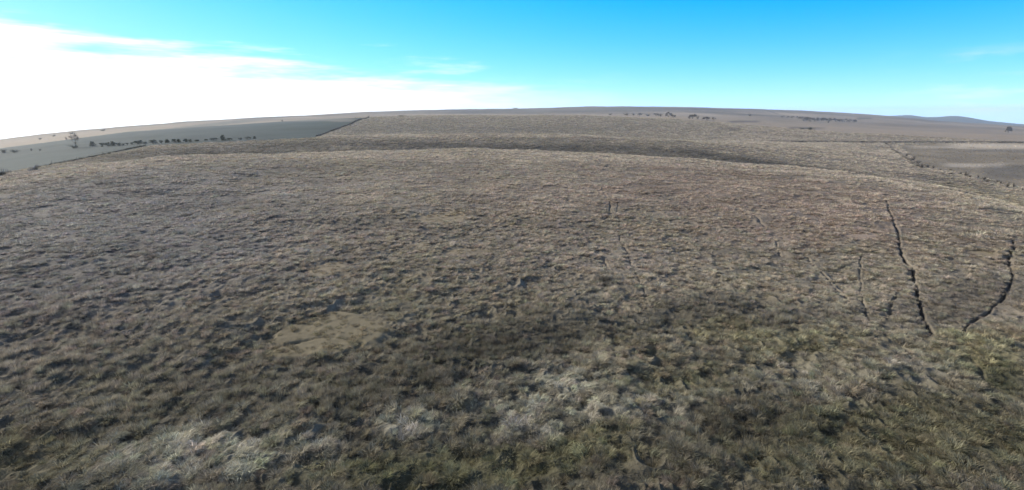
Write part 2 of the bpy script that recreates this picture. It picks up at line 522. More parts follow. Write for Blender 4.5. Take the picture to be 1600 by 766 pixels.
def plant_fields(x, y, z):
    """albedo, weights of plant kinds and lumpiness at ground points"""
    r = np.hypot(x, y)
    px, py = project(x, y, z)
    ok = y > 3
    wob = fbm(x, y, 3.2, 3, 61)
    wob2 = fbm(x, y, 9.0, 2, 65)
    col = np.repeat(STRAW[None], len(x), 0).copy()
    # broad natural mottling of the sward
    mot = fbm(x, y, 6.5, 3, 71)
    mot2 = fbm(x, y, 38.0, 3, 75)
    col *= (1 + 0.16 * mot + 0.10 * mot2)[:, None]
    gr = np.clip(0.5 + 0.9 * fbm(x, y, 14, 3, 79), 0, 1)[:, None]
    col = col * (1 - 0.32 * gr) + OLIVE * 1.2 * 0.32 * gr
    kinds = {k: np.zeros(len(x)) for k in ('stalk', 'flop', 'bare', 'turf', 'field', 'till')}
    pat = sstep(0.35, 0.75, fbm(x, y, 4.5, 3, 83))
    col = col * (1 - 0.45 * pat[:, None]) + PURPLE * 1.3 * 0.45 * pat[:, None]
    kinds['stalk'] = np.maximum(kinds['stalk'], 0.6 * pat)
    fleck = sstep(-0.25, 0.3, fbm(x, y, 0.9, 3, 87))
    for cx, cy, rx, ry, tl, cc, w, kd, (r0, r1) in ZONES:
        c, s = math.cos(R(tl)), math.sin(R(tl))
        dx, dy = px - cx, py - cy
        q = np.hypot((dx * c + dy * s) / rx, (-dx * s + dy * c) / ry)
        if kd == 'bare':
            k = 1 - sstep(0.72, 1.05, q + 0.42 * wob + 0.12 * wob2)
        else:
            k = 1 - sstep(0.45, 1.35, q + 0.55 * wob + 0.2 * wob2)
        if kd == 'flop':
            k = k * (0.25 + 0.75 * fleck)
        k = np.where(ok & (r >= r0) & (r <= r1), k, 0)
        kw = (k * w)[:, None]
        col = col * (1 - kw) + cc * (1 + 0.22 * mot[:, None]) * kw
        for kk in kinds:
            kinds[kk] *= (1 - k * w)
        if kd:
            kinds[kd] = np.maximum(kinds[kd], k * w)
    far = ok & (r > 180)
    lf = in_poly(px, py, LEFT_FIELD) & far & (r > 262) & (r < 1100)
    ragged = fbm(x, y, 22, 3, 109)
    rf = in_poly(px + 9 * ragged, py + 2.6 * ragged, RIGHT_FIELD) & far & (r < 720)
    lf = lf.astype(float); rf = rf.astype(float)
    fcol = FIELD * (1 + 0.22 * mot2 + 0.2 * fbm(x, y, 60, 3, 91) + 0.12 * vnoise(x * 0.12, y, 9.0, 93))[:, None]
    col = col * (1 - lf[:, None]) + fcol * lf[:, None]
    tcol = TILL * (1 + 0.42 * mot2 + 0.2 * ragged)[:, None]
    col = col * (1 - rf[:, None]) + tcol * rf[:, None]
    kinds['field'] = lf
    kinds['till'] = rf
    warp = fbm(x, y, 45, 2, 95)
    warp2 = fbm(x, y, 26, 2, 97)
    for x0, x1, yy, hh, cc, w in STREAKS:
        t = (px - x0) / (x1 - x0)
        k = sstep(-0.08, 0.18, t) * (1 - sstep(0.8, 1.08, t))
        k = k * (1 - sstep(0.4, 1.5, np.abs(py - yy + warp * hh * 0.8) / (hh * 1.35 * (1 + 0.5 * warp2)))) * w
        k = np.where(ok & (r > 180), k, 0)[:, None]
        col = col * (1 - k) + cc * k
    vf = sstep(900, 1500, r)[:, None]
    big = fbm(x, y, 420, 3, 99)[:, None]
    big2 = fbm(x, y, 130, 3, 103)[:, None]
    farm = sstep(640, 800, r)[:, None] * (1 - lf[:, None])
    col = col * (1 - farm + farm * np.array([0.96, 0.88, 0.80]))
    col = col * (1 - vf * (0.22 - 0.5 * big - 0.38 * big2))  # patchy tone, darkened overall in place of missing grass self-shadow
    # paint sunlight onto the near hill's crest and shade into the hollow behind it
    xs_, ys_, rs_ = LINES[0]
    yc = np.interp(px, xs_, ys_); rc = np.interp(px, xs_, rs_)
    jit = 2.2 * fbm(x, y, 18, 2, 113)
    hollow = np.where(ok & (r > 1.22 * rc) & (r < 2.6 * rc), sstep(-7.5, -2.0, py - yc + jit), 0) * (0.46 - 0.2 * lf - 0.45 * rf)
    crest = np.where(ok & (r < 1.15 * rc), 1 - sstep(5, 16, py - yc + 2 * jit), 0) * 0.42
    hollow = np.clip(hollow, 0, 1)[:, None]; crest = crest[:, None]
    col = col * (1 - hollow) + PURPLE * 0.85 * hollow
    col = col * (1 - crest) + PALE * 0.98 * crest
    # nearest ground darkened in colour, fading out with range
    near_dark = sstep(44, 22, r + 3 * wob2)
    col = col * (1 - 0.27 * near_dark)[:, None] * (1 + near_dark[:, None] * np.array([-0.02, 0.02, -0.06]))
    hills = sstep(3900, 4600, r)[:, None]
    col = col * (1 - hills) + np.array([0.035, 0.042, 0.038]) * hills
    return col, kinds


# ------------------------------------------------------------------ materials
def mat(name):
    m = bpy.data.materials.new(name)
    m.use_nodes = True
    T = NT(m.node_tree)
    T.n.clear()
    out = T.node('ShaderNodeOutputMaterial')
    return m, T, out


def ground_material():
    m, T, out = mat('prairie_ground')
    p = T.node('ShaderNodeBsdfPrincipled')
    p.inputs['Roughness'].default_value = 0.95
    p.inputs['Specular IOR Level'].default_value = 0.1
    at_ = T.node('ShaderNodeAttribute', attribute_name='albedo')
    lump = T.node('ShaderNodeAttribute', attribute_name='lump')
    tc = T.node('ShaderNodeTexCoord')
    n1 = T.noise(tc.outputs['Object'], 2.6, 5, 0.65)
    n2 = T.noise(tc.outputs['Object'], 0.55, 4, 0.6)
    n3 = T.noise(tc.outputs['Object'], 11.0, 3, 0.6)
    f = T.math('ADD', T.math('MULTIPLY_ADD', n1, 0.8, 0.1), T.math('MULTIPLY', n2, 0.7))
    f = T.math('ADD', f, T.math('MULTIPLY_ADD', n3, 0.35, -0.05))
    f = T.math('MULTIPLY_ADD', T.math('SUBTRACT', f, 1.0), T.math('MULTIPLY_ADD', lump.outputs['Fac'], 0.9, 0.55), 1.0)
    f = T.math('MAXIMUM', f, 0.25)
    v = T.node('ShaderNodeVectorMath', operation='SCALE')
    T.l.new(at_.outputs['Color'], v.inputs[0]); T.l.new(f, v.inputs['Scale'])
    T.l.new(v.outputs[0], p.inputs['Base Color'])
    b = T.node('ShaderNodeBump')
    b.inputs['Distance'].default_value = 0.25
    T.l.new(T.math('MULTIPLY_ADD', lump.outputs['Fac'], 0.65, 0.12), b.inputs['Strength'])
    T.l.new(T.math('ADD', n1, T.math('MULTIPLY', n3, 0.3)), b.inputs['Height'])
    T.l.new(b.outputs[0], p.inputs['Normal'])
    T.l.new(p.outputs[0], out.inputs[0])
    return m


def blade_material():
    m, T, out = mat('dry_grass')
    a = T.node('ShaderNodeAttribute', attribute_type='INSTANCER', attribute_name='tone')
    t = T.node('ShaderNodeAttribute', attribute_name='tint')
    v = T.node('ShaderNodeVectorMath', operation='SCALE')
    T.l.new(a.outputs['Color'], v.inputs[0]); T.l.new(t.outputs['Fac'], v.inputs['Scale'])
    d = T.node('ShaderNodeBsdfDiffuse'); tr = T.node('ShaderNodeBsdfTranslucent')
    T.l.new(v.outputs[0], d.inputs[0]); T.l.new(v.outputs[0], tr.inputs[0])
    mx = T.node('ShaderNodeMixShader'); mx.inputs[0].default_value = 0.38
    T.l.new(d.outputs[0], mx.inputs[1]); T.l.new(tr.outputs[0], mx.inputs[2])
    T.l.new(mx.outputs[0], out.inputs[0])
    return m


def leaf_material(name, ca, cb, trans=0.2):
    m, T, out = mat(name)
    tc = T.node('ShaderNodeTexCoord')
    n = T.noise(tc.outputs['Object'], 3.0, 3, 0.6)
    col = T.mix(T.ramp(n, 0.3, 0.7), (*ca, 1), (*cb, 1))
    d = T.node('ShaderNodeBsdfDiffuse'); tr = T.node('ShaderNodeBsdfTranslucent')
    T.l.new(col, d.inputs[0]); T.l.new(col, tr.inputs[0])
    mx = T.node('ShaderNodeMixShader'); mx.inputs[0].default_value = trans
    T.l.new(d.outputs[0], mx.inputs[1]); T.l.new(tr.outputs[0], mx.inputs[2])
    T.l.new(mx.outputs[0], out.inputs[0])
    return m


def solid_material(name, ca, cb, scale=8.0, rough=0.85, metal=0.0):
    m, T, out = mat(name)
    p = T.node('ShaderNodeBsdfPrincipled')
    tc = T.node('ShaderNodeTexCoord')
    n = T.noise(tc.outputs['Object'], scale, 4, 0.6)
    T.l.new(T.mix(T.ramp(n, 0.3, 0.7), (*ca, 1), (*cb, 1)), p.inputs['Base Color'])
    p.inputs['Roughness'].default_value = rough
    p.inputs['Metallic'].default_value = metal
    T.l.new(p.outputs[0], out.inputs[0])
    return m


M_GROUND = ground_material()
M_GRASS = blade_material()
M_JUNIPER = leaf_material('juniper_needles', (0.032, 0.045, 0.028), (0.068, 0.080, 0.048), 0.1)
M_TWIG = leaf_material('winter_twigs', (0.10, 0.085, 0.072), (0.175, 0.150, 0.125), 0.2)
M_BRUSH = leaf_material('dry_brush', (0.055, 0.046, 0.036), (0.115, 0.098, 0.070), 0.15)
M_BARK = solid_material('bark', (0.05, 0.042, 0.035), (0.11, 0.095, 0.08), 9)
M_POST = solid_material('weathered_post', (0.10, 0.088, 0.075), (0.22, 0.20, 0.175), 14)
M_WIRE = solid_material('fence_wire', (0.16, 0.15, 0.14), (0.26, 0.25, 0.24), 20, 0.5, 0.7)


# ------------------------------------------------------------------ ground mesh
def mesh_from(name, verts, quads, material, smooth=True):
    me = bpy.data.meshes.new(name)
    nv, nf = len(verts), len(quads)
    k = quads.shape[1]
    me.vertices.add(nv)
    me.vertices.foreach_set('co', np.ascontiguousarray(verts, dtype=np.float32).ravel())
    me.loops.add(nf * k)
    me.loops.foreach_set('vertex_index', np.ascontiguousarray(quads, dtype=np.int32).ravel())
    me.polygons.add(nf)
    me.polygons.foreach_set('loop_start', np.arange(0, nf * k, k, dtype=np.int32))
    me.polygons.foreach_set('loop_total', np.full(nf, k, dtype=np.int32))
    if smooth:
        me.polygons.foreach_set('use_smooth', np.ones(nf, bool))
    me.update(calc_edges=True)
    me.materials.append(material)
    return me


def build_ground():
    dense = np.linspace(R(-56), R(56), 1560)
    back = np.linspace(R(56), R(304), 84)[1:-1]
    az = np.concatenate([dense, back])
    rr = RINGS
    A, Rr = np.meshgrid(az, rr)
    x = (Rr * np.sin(A)).ravel(); y = (Rr * np.cos(A)).ravel()
    z = surf(x, y)
    r = np.hypot(x, y)
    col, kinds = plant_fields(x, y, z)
    dep, bare = trail_field(x, y)
    lump = lumpiness(kinds, bare, trail_field(x, y, 3.0)[1])
    disp = micro(x, y, r)
    z = z + disp * lump - dep
    soil = np.array([0.050, 0.043, 0.036])
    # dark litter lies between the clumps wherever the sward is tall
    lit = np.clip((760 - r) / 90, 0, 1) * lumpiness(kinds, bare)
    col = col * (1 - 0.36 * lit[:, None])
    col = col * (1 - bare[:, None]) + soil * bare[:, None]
    n_a, n_r = len(az), len(rr)
    i = np.arange(n_r - 1)[:, None] * n_a
    j = np.arange(n_a)[None, :]
    j2 = (j + 1) % n_a
    q = np.stack([i + j, i + j2, i + n_a + j2, i + n_a + j], -1).reshape(-1, 4)
    q = q[:, ::-1]
    me = mesh_from('ground', np.stack([x, y, z], 1), q, M_GROUND)
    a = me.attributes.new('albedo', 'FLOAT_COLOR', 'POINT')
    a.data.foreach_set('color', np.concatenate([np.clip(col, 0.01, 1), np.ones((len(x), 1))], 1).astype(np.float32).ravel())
    a = me.attributes.new('lump', 'FLOAT', 'POINT')
    a.data.foreach_set('value', lump.astype(np.float32))
    o = bpy.data.objects.new('ground', me)
    o['kind'] = 'structure'
    C.objects.link(o)
    return o


build_ground()


# ------------------------------------------------------------------ haze
def build_haze():
    m, T, out = mat('haze')
    v = T.node('ShaderNodeVolumePrincipled')
    v.inputs['Color'].default_value = (0.80, 0.92, 1.0, 1)
    v.inputs['Density'].default_value = HAZE_DENSITY
    v.inputs['Anisotropy'].default_value = 0.3
    T.l.new(v.outputs[0], out.inputs['Volume'])
    zlo, zhi = float(ZT.min()) - 12.0, float(max(ZT.max() + 8.0, 6.0))
    s = 6700.0
    vs = np.array([(sx * s, sy * s, zz) for zz in (zlo, zhi) for sx, sy in ((-1, -1), (1, -1), (1, 1), (-1, 1))])
    q = np.array([(3, 2, 1, 0), (4, 5, 6, 7), (0, 1, 5, 4), (1, 2, 6, 5), (2, 3, 7, 6), (3, 0, 4, 7)])
    o = bpy.data.objects.new('haze', mesh_from('haze', vs, q, m, False))
    o['kind'] = 'stuff'
    C.objects.link(o)


build_haze()


# ------------------------------------------------------------------ grass clumps
def clump_mesh(name, kind, n, seed):
    g = np.random.default_rng(seed)
    V, Q, Tn = [], [], []
    for i in range(n):
        a = g.uniform(0, 2 * math.pi)
        if kind == 'mound':
            rad = 0.26 * math.sqrt(g.uniform()); L = g.uniform(0.28, 0.6); lean = g.uniform(0.1, 0.9); droop = g.uniform(0.8, 2.1); w = g.uniform(0.018, 0.036)
            dirn = a + g.normal(0, 0.5)
        elif kind == 'flop':
            rad = 0.30 * math.sqrt(g.uniform()); L = g.uniform(0.34, 0.68); lean = g.uniform(0.3, 0.9); droop = g.uniform(1.2, 2.3); w = g.uniform(0.018, 0.038)
            dirn = g.normal(0.0, 0.75)
        elif kind == 'stalk':
            rad = 0.34 * math.sqrt(g.uniform()); L = g.uniform(0.3, 0.66); lean = abs(g.normal(0.1, 0.2)); droop = g.uniform(0, 0.6); w = g.uniform(0.008, 0.02)
            dirn = a
        elif kind == 'turf':
            rad = 0.4 * math.sqrt(g.uniform()); L = g.uniform(0.1, 0.28); lean = g.uniform(0.2, 1.1); droop = g.uniform(0.3, 1.4); w = g.uniform(0.018, 0.034)
            dirn = a + g.normal(0, 0.9)
        else:  # seen from far: fewer, broader blades
            rad = 0.34 * math.sqrt(g.uniform()); L = g.uniform(0.28, 0.62); lean = g.uniform(0.1, 0.9); droop = g.uniform(0.4, 1.5); w = g.uniform(0.03, 0.06)
            dirn = a + g.normal(0, 0.6)
        p = np.array([rad * math.cos(a), rad * math.sin(a), -0.04])
        b = len(V)
        th = lean
        ns = 3
        side = np.array([-math.sin(dirn + g.normal(0, 0.6)), math.cos(dirn), 0.0]) * w * 0.5
        for k in range(ns + 1):
            t = k / ns
            ww = 1.0 if k < 2 else (0.75 if k == 2 else 0.18)
            V.append(p - side * ww); V.append(p + side * ww)
            th = lean + droop * t
            p = p + np.array([math.sin(th) * math.cos(dirn), math.sin(th) * math.sin(dirn), math.cos(th)]) * L / ns
        tn = float(np.clip(g.normal(1.0, 0.28), 0.4, 1.8))
        Tn += [tn] * (2 * (ns + 1))
        for k in range(ns):
            Q.append((b + 2 * k, b + 2 * k + 1, b + 2 * k + 3, b + 2 * k + 2))
    me = mesh_from(name, np.array(V), np.array(Q), M_GRASS, True)
    at_ = me.attributes.new('tint', 'FLOAT', 'POINT')
    at_.data.foreach_set('value', np.array(Tn, np.float32))
    return bpy.data.objects.new(name, me)


CLUMPS = bpy.data.collections.new('grass_clumps')
KIND_INDEX = {}
_i = 0
for kd, n, reps in (('mound', 160, 4), ('flop', 140, 3), ('stalk', 150, 3), ('turf', 110, 2), ('wide', 84, 5)):
    KIND_INDEX[kd] = list(range(_i, _i + reps))
    for k in range(reps):
        nm = 'grass_clump' if _i == 0 else 'grass_clump.%03d' % _i
        CLUMPS.objects.link(clump_mesh(nm, kd, n, 100 + _i))
        _i += 1


def scatter_group():
    ng = bpy.data.node_groups.new('scatter_grass', 'GeometryNodeTree')
    ng.interface.new_socket('Geometry', in_out='INPUT', socket_type='NodeSocketGeometry')
    ng.interface.new_socket('Geometry', in_out='OUTPUT', socket_type='NodeSocketGeometry')
    N, L = ng.nodes, ng.links
    gi, go = N.new('NodeGroupInput'), N.new('NodeGroupOutput')
    ci = N.new('GeometryNodeCollectionInfo')
    ci.inputs['Collection'].default_value = CLUMPS
    ci.inputs['Separate Children'].default_value = True
    ci.inputs['Reset Children'].default_value = True
    iop = N.new('GeometryNodeInstanceOnPoints')
    iop.inputs['Pick Instance'].default_value = True

    def named(nm, typ):
        n = N.new('GeometryNodeInputNamedAttribute')
        n.data_type = typ
        n.inputs['Name'].default_value = nm
        return n.outputs[0]
    L.new(gi.outputs[0], iop.inputs['Points'])
    L.new(ci.outputs[0], iop.inputs['Instance'])
    L.new(named('clump', 'INT'), iop.inputs['Instance Index'])
    e2r = N.new('FunctionNodeEulerToRotation')
    L.new(named('turn', 'FLOAT_VECTOR'), e2r.inputs[0])
    L.new(e2r.outputs[0], iop.inputs['Rotation'])
    L.new(named('size', 'FLOAT_VECTOR'), iop.inputs['Scale'])
    L.new(iop.outputs[0], go.inputs[0])
    return ng


SCATTER = scatter_group()


def scatter(name, x, y, z, col, kind, size, rotz, tilt):
    me = bpy.data.meshes.new(name)
    n = len(x)
    me.vertices.add(n)
    me.vertices.foreach_set('co', np.stack([x, y, z], 1).astype(np.float32).ravel())
    a = me.attributes.new('tone', 'FLOAT_COLOR', 'POINT')
    a.data.foreach_set('color', np.concatenate([np.clip(col, 0.01, 1), np.ones((n, 1))], 1).astype(np.float32).ravel())
    a = me.attributes.new('clump', 'INT', 'POINT'); a.data.foreach_set('value', kind.astype(np.int32))
    a = me.attributes.new('turn', 'FLOAT_VECTOR', 'POINT')
    a.data.foreach_set('vector', np.stack([tilt[0], tilt[1], rotz], 1).astype(np.float32).ravel())
    a = me.attributes.new('size', 'FLOAT_VECTOR', 'POINT'); a.data.foreach_set('vector', size.astype(np.float32).ravel())
    me.materials.append(M_GRASS)
    o = bpy.data.objects.new(name, me)
    md = o.modifiers.new('scatter', 'NODES')
    md.node_group = SCATTER
    o['kind'] = 'stuff'
    C.objects.link(o)
    return o


def sample_points(r0, r1, dens):
    """random points in the sector, dens(r) per square metre"""
    rr = np.linspace(r0, r1, 4000)
    w = dens(rr) * rr
    cum = np.concatenate([[0], np.cumsum((w[1:] + w[:-1]) / 2 * np.diff(rr))])
    th = R(113)
    n = int(cum[-1] * th)
    r = np.interp(RNG.uniform(0, cum[-1], n), cum, rr)
    a = RNG.uniform(-th / 2, th / 2, n)
    return r * np.sin(a), r * np.cos(a)


def choose(kind_names, n):
    opts = np.concatenate([KIND_INDEX[k] for k in kind_names])
    return RNG.choice(opts, n)


def build_grass():
    # near sward
    x, y = sample_points(11, 720, lambda r: 25.0 * np.minimum(1, (24 / r))**1.25)
    z = surf(x, y)
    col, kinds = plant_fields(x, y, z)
    dep, bare = trail_field(x, y)
    edge = np.maximum(trail_field(x, y, 1.4, True)[1], trail_field(x, y, 2.0)[1] - 0.4)
    near_edge = trail_field(x, y, 3.0, True)[1]
    r = np.hypot(x, y)
    z = z + micro(x, y, r) * lumpiness(kinds, bare, trail_field(x, y, 3.0)[1]) - dep
    # natural clumping of the bunch grass: keep more where the clump noise is high
    cl = fbm(x, y, 1.15, 2, 131)
    cl = np.where(r > 60, fbm(x, y, 2.4, 2, 133), cl)
    keep = RNG.uniform(size=len(x)) < np.clip(0.68 + 0.85 * cl, 0.16, 1)
    keep &= RNG.uniform(size=len(x)) > kinds['bare'] * 0.62
    keep &= RNG.uniform(size=len(x)) > kinds['field'] * 1.01
    keep &= RNG.uniform(size=len(x)) > kinds['till'] * 0.84
    keep &= (edge < 0.42) | ((trail_field(x, y, 1.5)[1] < 0.3) & (RNG.uniform(size=len(x)) < 0.72))
    near_edge = near_edge[keep]
    x, y, z, col, r, cl = x[keep], y[keep], z[keep], col[keep], r[keep], cl[keep]
    kinds = {k: v[keep] for k, v in kinds.items()}
    n = len(x)
    kd = choose(['mound', 'mound', 'flop'], n)
    u = RNG.uniform(size=n)
    for nm in ('stalk', 'flop', 'turf'):
        m = u < kinds[nm] * 0.92
        kd[m] = choose([nm], int(m.sum()))
    short = kinds['bare'] > 0.5
    kd[short] = choose(['turf'], int(short.sum()))
    far = r > 60
    kd[far] = choose(['wide'], int(far.sum()))
    base = np.clip(0.97 + 0.42 * cl + RNG.normal(0, 0.2, n), 0.35, 1.75)
    base *= 0.55 + np.clip((r - 40) / 130, 0, 1) * 0.40 + np.clip((r - 180) / 500, 0, 1) * 1.1
    base *= 1 - 0.22 * np.clip(kinds['stalk'], 0, 1)
    base *= 1 - 0.25 * np.clip(kinds['bare'], 0, 1)
    base *= 1 - 0.4 * kinds['till']
    base *= 1 - 0.35 * near_edge
    hz = np.clip(RNG.normal(0.80, 0.16, n), 0.4, 1.3) * np.where(far, 0.75, 1.0)
    near_boost = 1 + 0.18 * np.clip((32 - r) / 14, 0, 1)
    size = np.stack([base, base, base * hz * near_boost], 1)
    flop = np.isin(kd, KIND_INDEX['flop'])
    wind = 0.6 + 1.6 * fbm(x, y, 5.0, 2, 141)
    rot = np.where(flop, wind + RNG.normal(0, 0.5, n), RNG.uniform(0, 2 * math.pi, n))
    tone = 1 + RNG.normal(0, 0.12, n) + 0.18 * cl
    col = col * np.clip(tone, 0.5, 1.6)[:, None] * 1.62
    col *= (1 + RNG.normal(0, 0.03, (n, 3)))
    tilt = (RNG.normal(0, 0.12, n), RNG.normal(0, 0.12, n))
    z = z - 0.03 + 0.05 * np.clip(kinds['bare'], 0, 1)
    scatter('grass', x, y, z, col, kd, size, rot, tilt)
    return n


N_GRASS = build_grass()
print('grass clumps', N_GRASS)


# ------------------------------------------------------------------ things: helpers
def tube(V, F, pts, radii, sides=5):
    pts = [Vector(p) for p in pts]
    b0 = len(V)
    for i, p in enumerate(pts):
        d = (pts[min(i + 1, len(pts) - 1)] - pts[max(i - 1, 0)]).normalized()
        a = d.orthogonal().normalized(); c = d.cross(a)
        for k in range(sides):
            t = 2 * math.pi * k / sides
            V.append(p + (a * math.cos(t) + c * math.sin(t)) * radii[i])
    for i in range(len(pts) - 1):
        for k in range(sides):
            k2 = (k + 1) % sides
            F.append((b0 + i * sides + k, b0 + i * sides + k2, b0 + (i + 1) * sides + k2, b0 + (i + 1) * sides + k))
    F.append(tuple(range(b0 + sides - 1, b0 - 1, -1)))
    e = b0 + (len(pts) - 1) * sides
    F.append(tuple(range(e, e + sides)))


def link(name, V, F, material, parent=None, smooth=False):
    me = bpy.data.meshes.new(name)
    me.from_pydata([tuple(v) for v in V], [], F)
    me.materials.append(material)
    if smooth:
        me.polygons.foreach_set('use_smooth', [True] * len(me.polygons))
    o = bpy.data.objects.new(name, me)
    C.objects.link(o)
    o.parent = parent
    return o


def empty(name, loc=(0, 0, 0)):
    o = bpy.data.objects.new(name, None)
    o.empty_display_size = 0.3
    o.location = loc
    C.objects.link(o)
    return o


def tag(o, label, cat, group=None):
    o['label'] = label; o['category'] = cat
    if group: o['group'] = group
    return o


def leaf(V, F, p, size, g, aspect=1.0):
    n = Vector((g.gauss(0, 1), g.gauss(0, 1), g.gauss(0, 1))).normalized()
    a = n.orthogonal().normalized(); b = n.cross(a)
    t = g.uniform(0, 6.28); a, b = a * math.cos(t) + b * math.sin(t), b * math.cos(t) - a * math.sin(t)
    i = len(V)
    a = a * size * 0.5 * aspect; b = b * size * 0.5
    V += [p - a - b * 0.6, p + a - b, p + a * 0.8 + b, p - a * 0.7 + b * 0.8]
    F.append((i, i + 1, i + 2, i + 3))


def make_juniper(seed, conical):
    """unit shrub: 1 m tall, 1 m wide"""
    g = random.Random(seed)
    root = empty('juniper')
    V, F = [], []
    tube(V, F, [(0, 0, -0.1), (0.01, 0, 0.3), (0, 0.02, 0.8)], [0.06, 0.045, 0.012])
    link('trunk', V, F, M_BARK, root, True)
    V, F = [], []
    lobes = []
    for k in range(13):
        h = g.uniform(0.06, 0.85)
        w = (0.46 * (1 - h) + 0.05) if conical else 0.40 * math.sqrt(max(0.05, 1 - (h - 0.35)**2 * 3))
        a = g.uniform(0, 6.28)
        q = w * math.sqrt(g.random()) * 0.8
        lobes.append((Vector((q * math.cos(a), q * math.sin(a), h)), g.uniform(0.11, 0.19)))
    for c, rr in lobes:
        for i in range(46):
            d = Vector((g.gauss(0, 1), g.gauss(0, 1), g.gauss(0, 1))).normalized() * rr * g.uniform(0.5, 1.08)
            leaf(V, F, c + d, g.uniform(0.05, 0.11), g)
    link('foliage', V, F, M_JUNIPER, root)
    return root


def make_tree(seed, spread=0.38, twigs=520, name='bare_tree', fat=1.4, low=0.2):
    """unit winter tree: 1 m tall, about 0.8 m wide"""
    g = random.Random(seed)
    root = empty(name)
    V, F, TV, TF = [], [], [], []
    tips = []
    tube(V, F, [(0, 0, -0.08), (0.005, 0.01, 0.15), (0.02, 0, 0.34)], [0.035, 0.027, 0.02], 6)

    def grow(p, d, L, r, lv):
        pts, rad = [p], [r]
        for k in range(3):
            d = (d + Vector((g.gauss(0, .16), g.gauss(0, .16), g.gauss(0.06, .1)))).normalized()
            p = p + d * L / 3
            pts.append(p); rad.append(r * (1 - 0.22 * (k + 1)))
        tube(V, F, pts, rad, 4)
        if lv == 0:
            tips.append((p, d)); return
        for k in range(g.choice([2, 3, 3])):
            a = g.uniform(0, 6.28)
            o = d.orthogonal().normalized(); o2 = d.cross(o)
            nd = (d + (o * math.cos(a) + o2 * math.sin(a)) * g.uniform(0.45, 0.95)).normalized()
            grow(pts[g.choice([2, 3])], nd, L * g.uniform(0.62, 0.8), r * 0.5, lv - 1)
    for k in range(5):
        a = k * 1.257 + g.uniform(-0.3, 0.3)
        grow(Vector((0.01, 0, g.uniform(low, low + 0.14))), Vector((math.cos(a) * spread * 2, math.sin(a) * spread * 2, 1)).normalized(), 0.27, 0.017, 2)
    link('trunk', V, F, M_BARK, root, True)
    for i in range(twigs):
        p, d = g.choice(tips)
        d = (d * 0.6 + Vector((g.gauss(0, .5), g.gauss(0, .5), g.gauss(0.15, .45)))).normalized()
        p0 = p + Vector((g.gauss(0, .03), g.gauss(0, .03), g.gauss(0, .03)))
        s = d.orthogonal().normalized() * g.uniform(0.003, 0.008) * fat
        L = g.uniform(0.05, 0.14)
        b = len(TV)
        TV += [p0 - s, p0 + s, p0 + d * L + s * 0.3, p0 + d * L - s * 0.3]
        TF.append((b, b + 1, b + 2, b + 3))
    link('crown', TV, TF, M_TWIG, root)
    return root


def make_brush(seed, material, name='shrub'):
    """unit leafless shrub: 1 m tall, 1 m wide, a fan of stems with a haze of twigs"""
    g = random.Random(seed)
    root = empty(name)
    V, F, TV, TF = [], [], [], []
    for k in range(16):
        a = g.uniform(0, 6.28); o = g.uniform(0.05, 0.38); h = g.uniform(0.45, 0.9)
        tube(V, F, [(0.1 * math.cos(a), 0.1 * math.sin(a), -0.08), (0.6 * o * math.cos(a), 0.6 * o * math.sin(a), h * 0.5), (o * 1.15 * math.cos(a), o * 1.15 * math.sin(a), h)], [0.016, 0.012, 0.004], 4)
        for i in range(36):
            t = g.uniform(0.25, 1.05)
            p = Vector((o * 1.15 * t * math.cos(a) + g.gauss(0, .07), o * 1.15 * t * math.sin(a) + g.gauss(0, .07), h * t + g.gauss(0, .05)))
            leaf(TV, TF, p, g.uniform(0.03, 0.09), g, 0.45)
    link('stems', V, F, M_BARK, root, True)
    link('crown', TV, TF, material, root)
    return root


def copy_thing(root):
    c = root.copy(); C.objects.link(c)
    for ch in root.children:
        d = ch.copy(); C.objects.link(d); d.parent = c
    return c


PROTO, USED = {}, set()
BUILD = {
    'cone': lambda k: make_juniper(310 + k, True), 'round': lambda k: make_juniper(330 + k, False),
    'tree': lambda k: make_tree(350 + k), 'dense': lambda k: make_tree(370 + k, 0.42, 1700, 'tree', 2.6, 0.04),
    'brush': lambda k: make_brush(390 + k, M_BRUSH), 'thicket': lambda k: make_brush(410 + k, M_JUNIPER, 'thicket'),
}


def grow_at(kind, px, py, w, h, label, cat, group=None, rmin=60.0):
    k = int(px * 7) % 3
    key = (kind, k)
    if key not in PROTO:
        PROTO[key] = BUILD[kind](k)
    o = PROTO[key] if key not in USED else copy_thing(PROTO[key])
    USED.add(key)
    x, y, z = at(px, py, rmin)
    m = (y * cp - z * sp) / FPX
    o.location = (x, y, z - 0.05 * h * m)
    o.scale = (w * m, w * m, h * m * 1.08)
    o.rotation_euler = (0, 0, (px * 1.7) % 6.28)
    tag(o, label, cat, group)
    return o


ORD = ['first', 'second', 'third', 'fourth', 'fifth', 'sixth', 'seventh', 'eighth', 'ninth', 'tenth', 'eleventh', 'twelfth',
       'thirteenth', 'fourteenth', 'fifteenth', 'sixteenth', 'seventeenth', 'eighteenth', 'nineteenth', 'twentieth',
       'twenty-first', 'twenty-second', 'twenty-third', 'twenty-fourth', 'twenty-fifth', 'twenty-sixth']

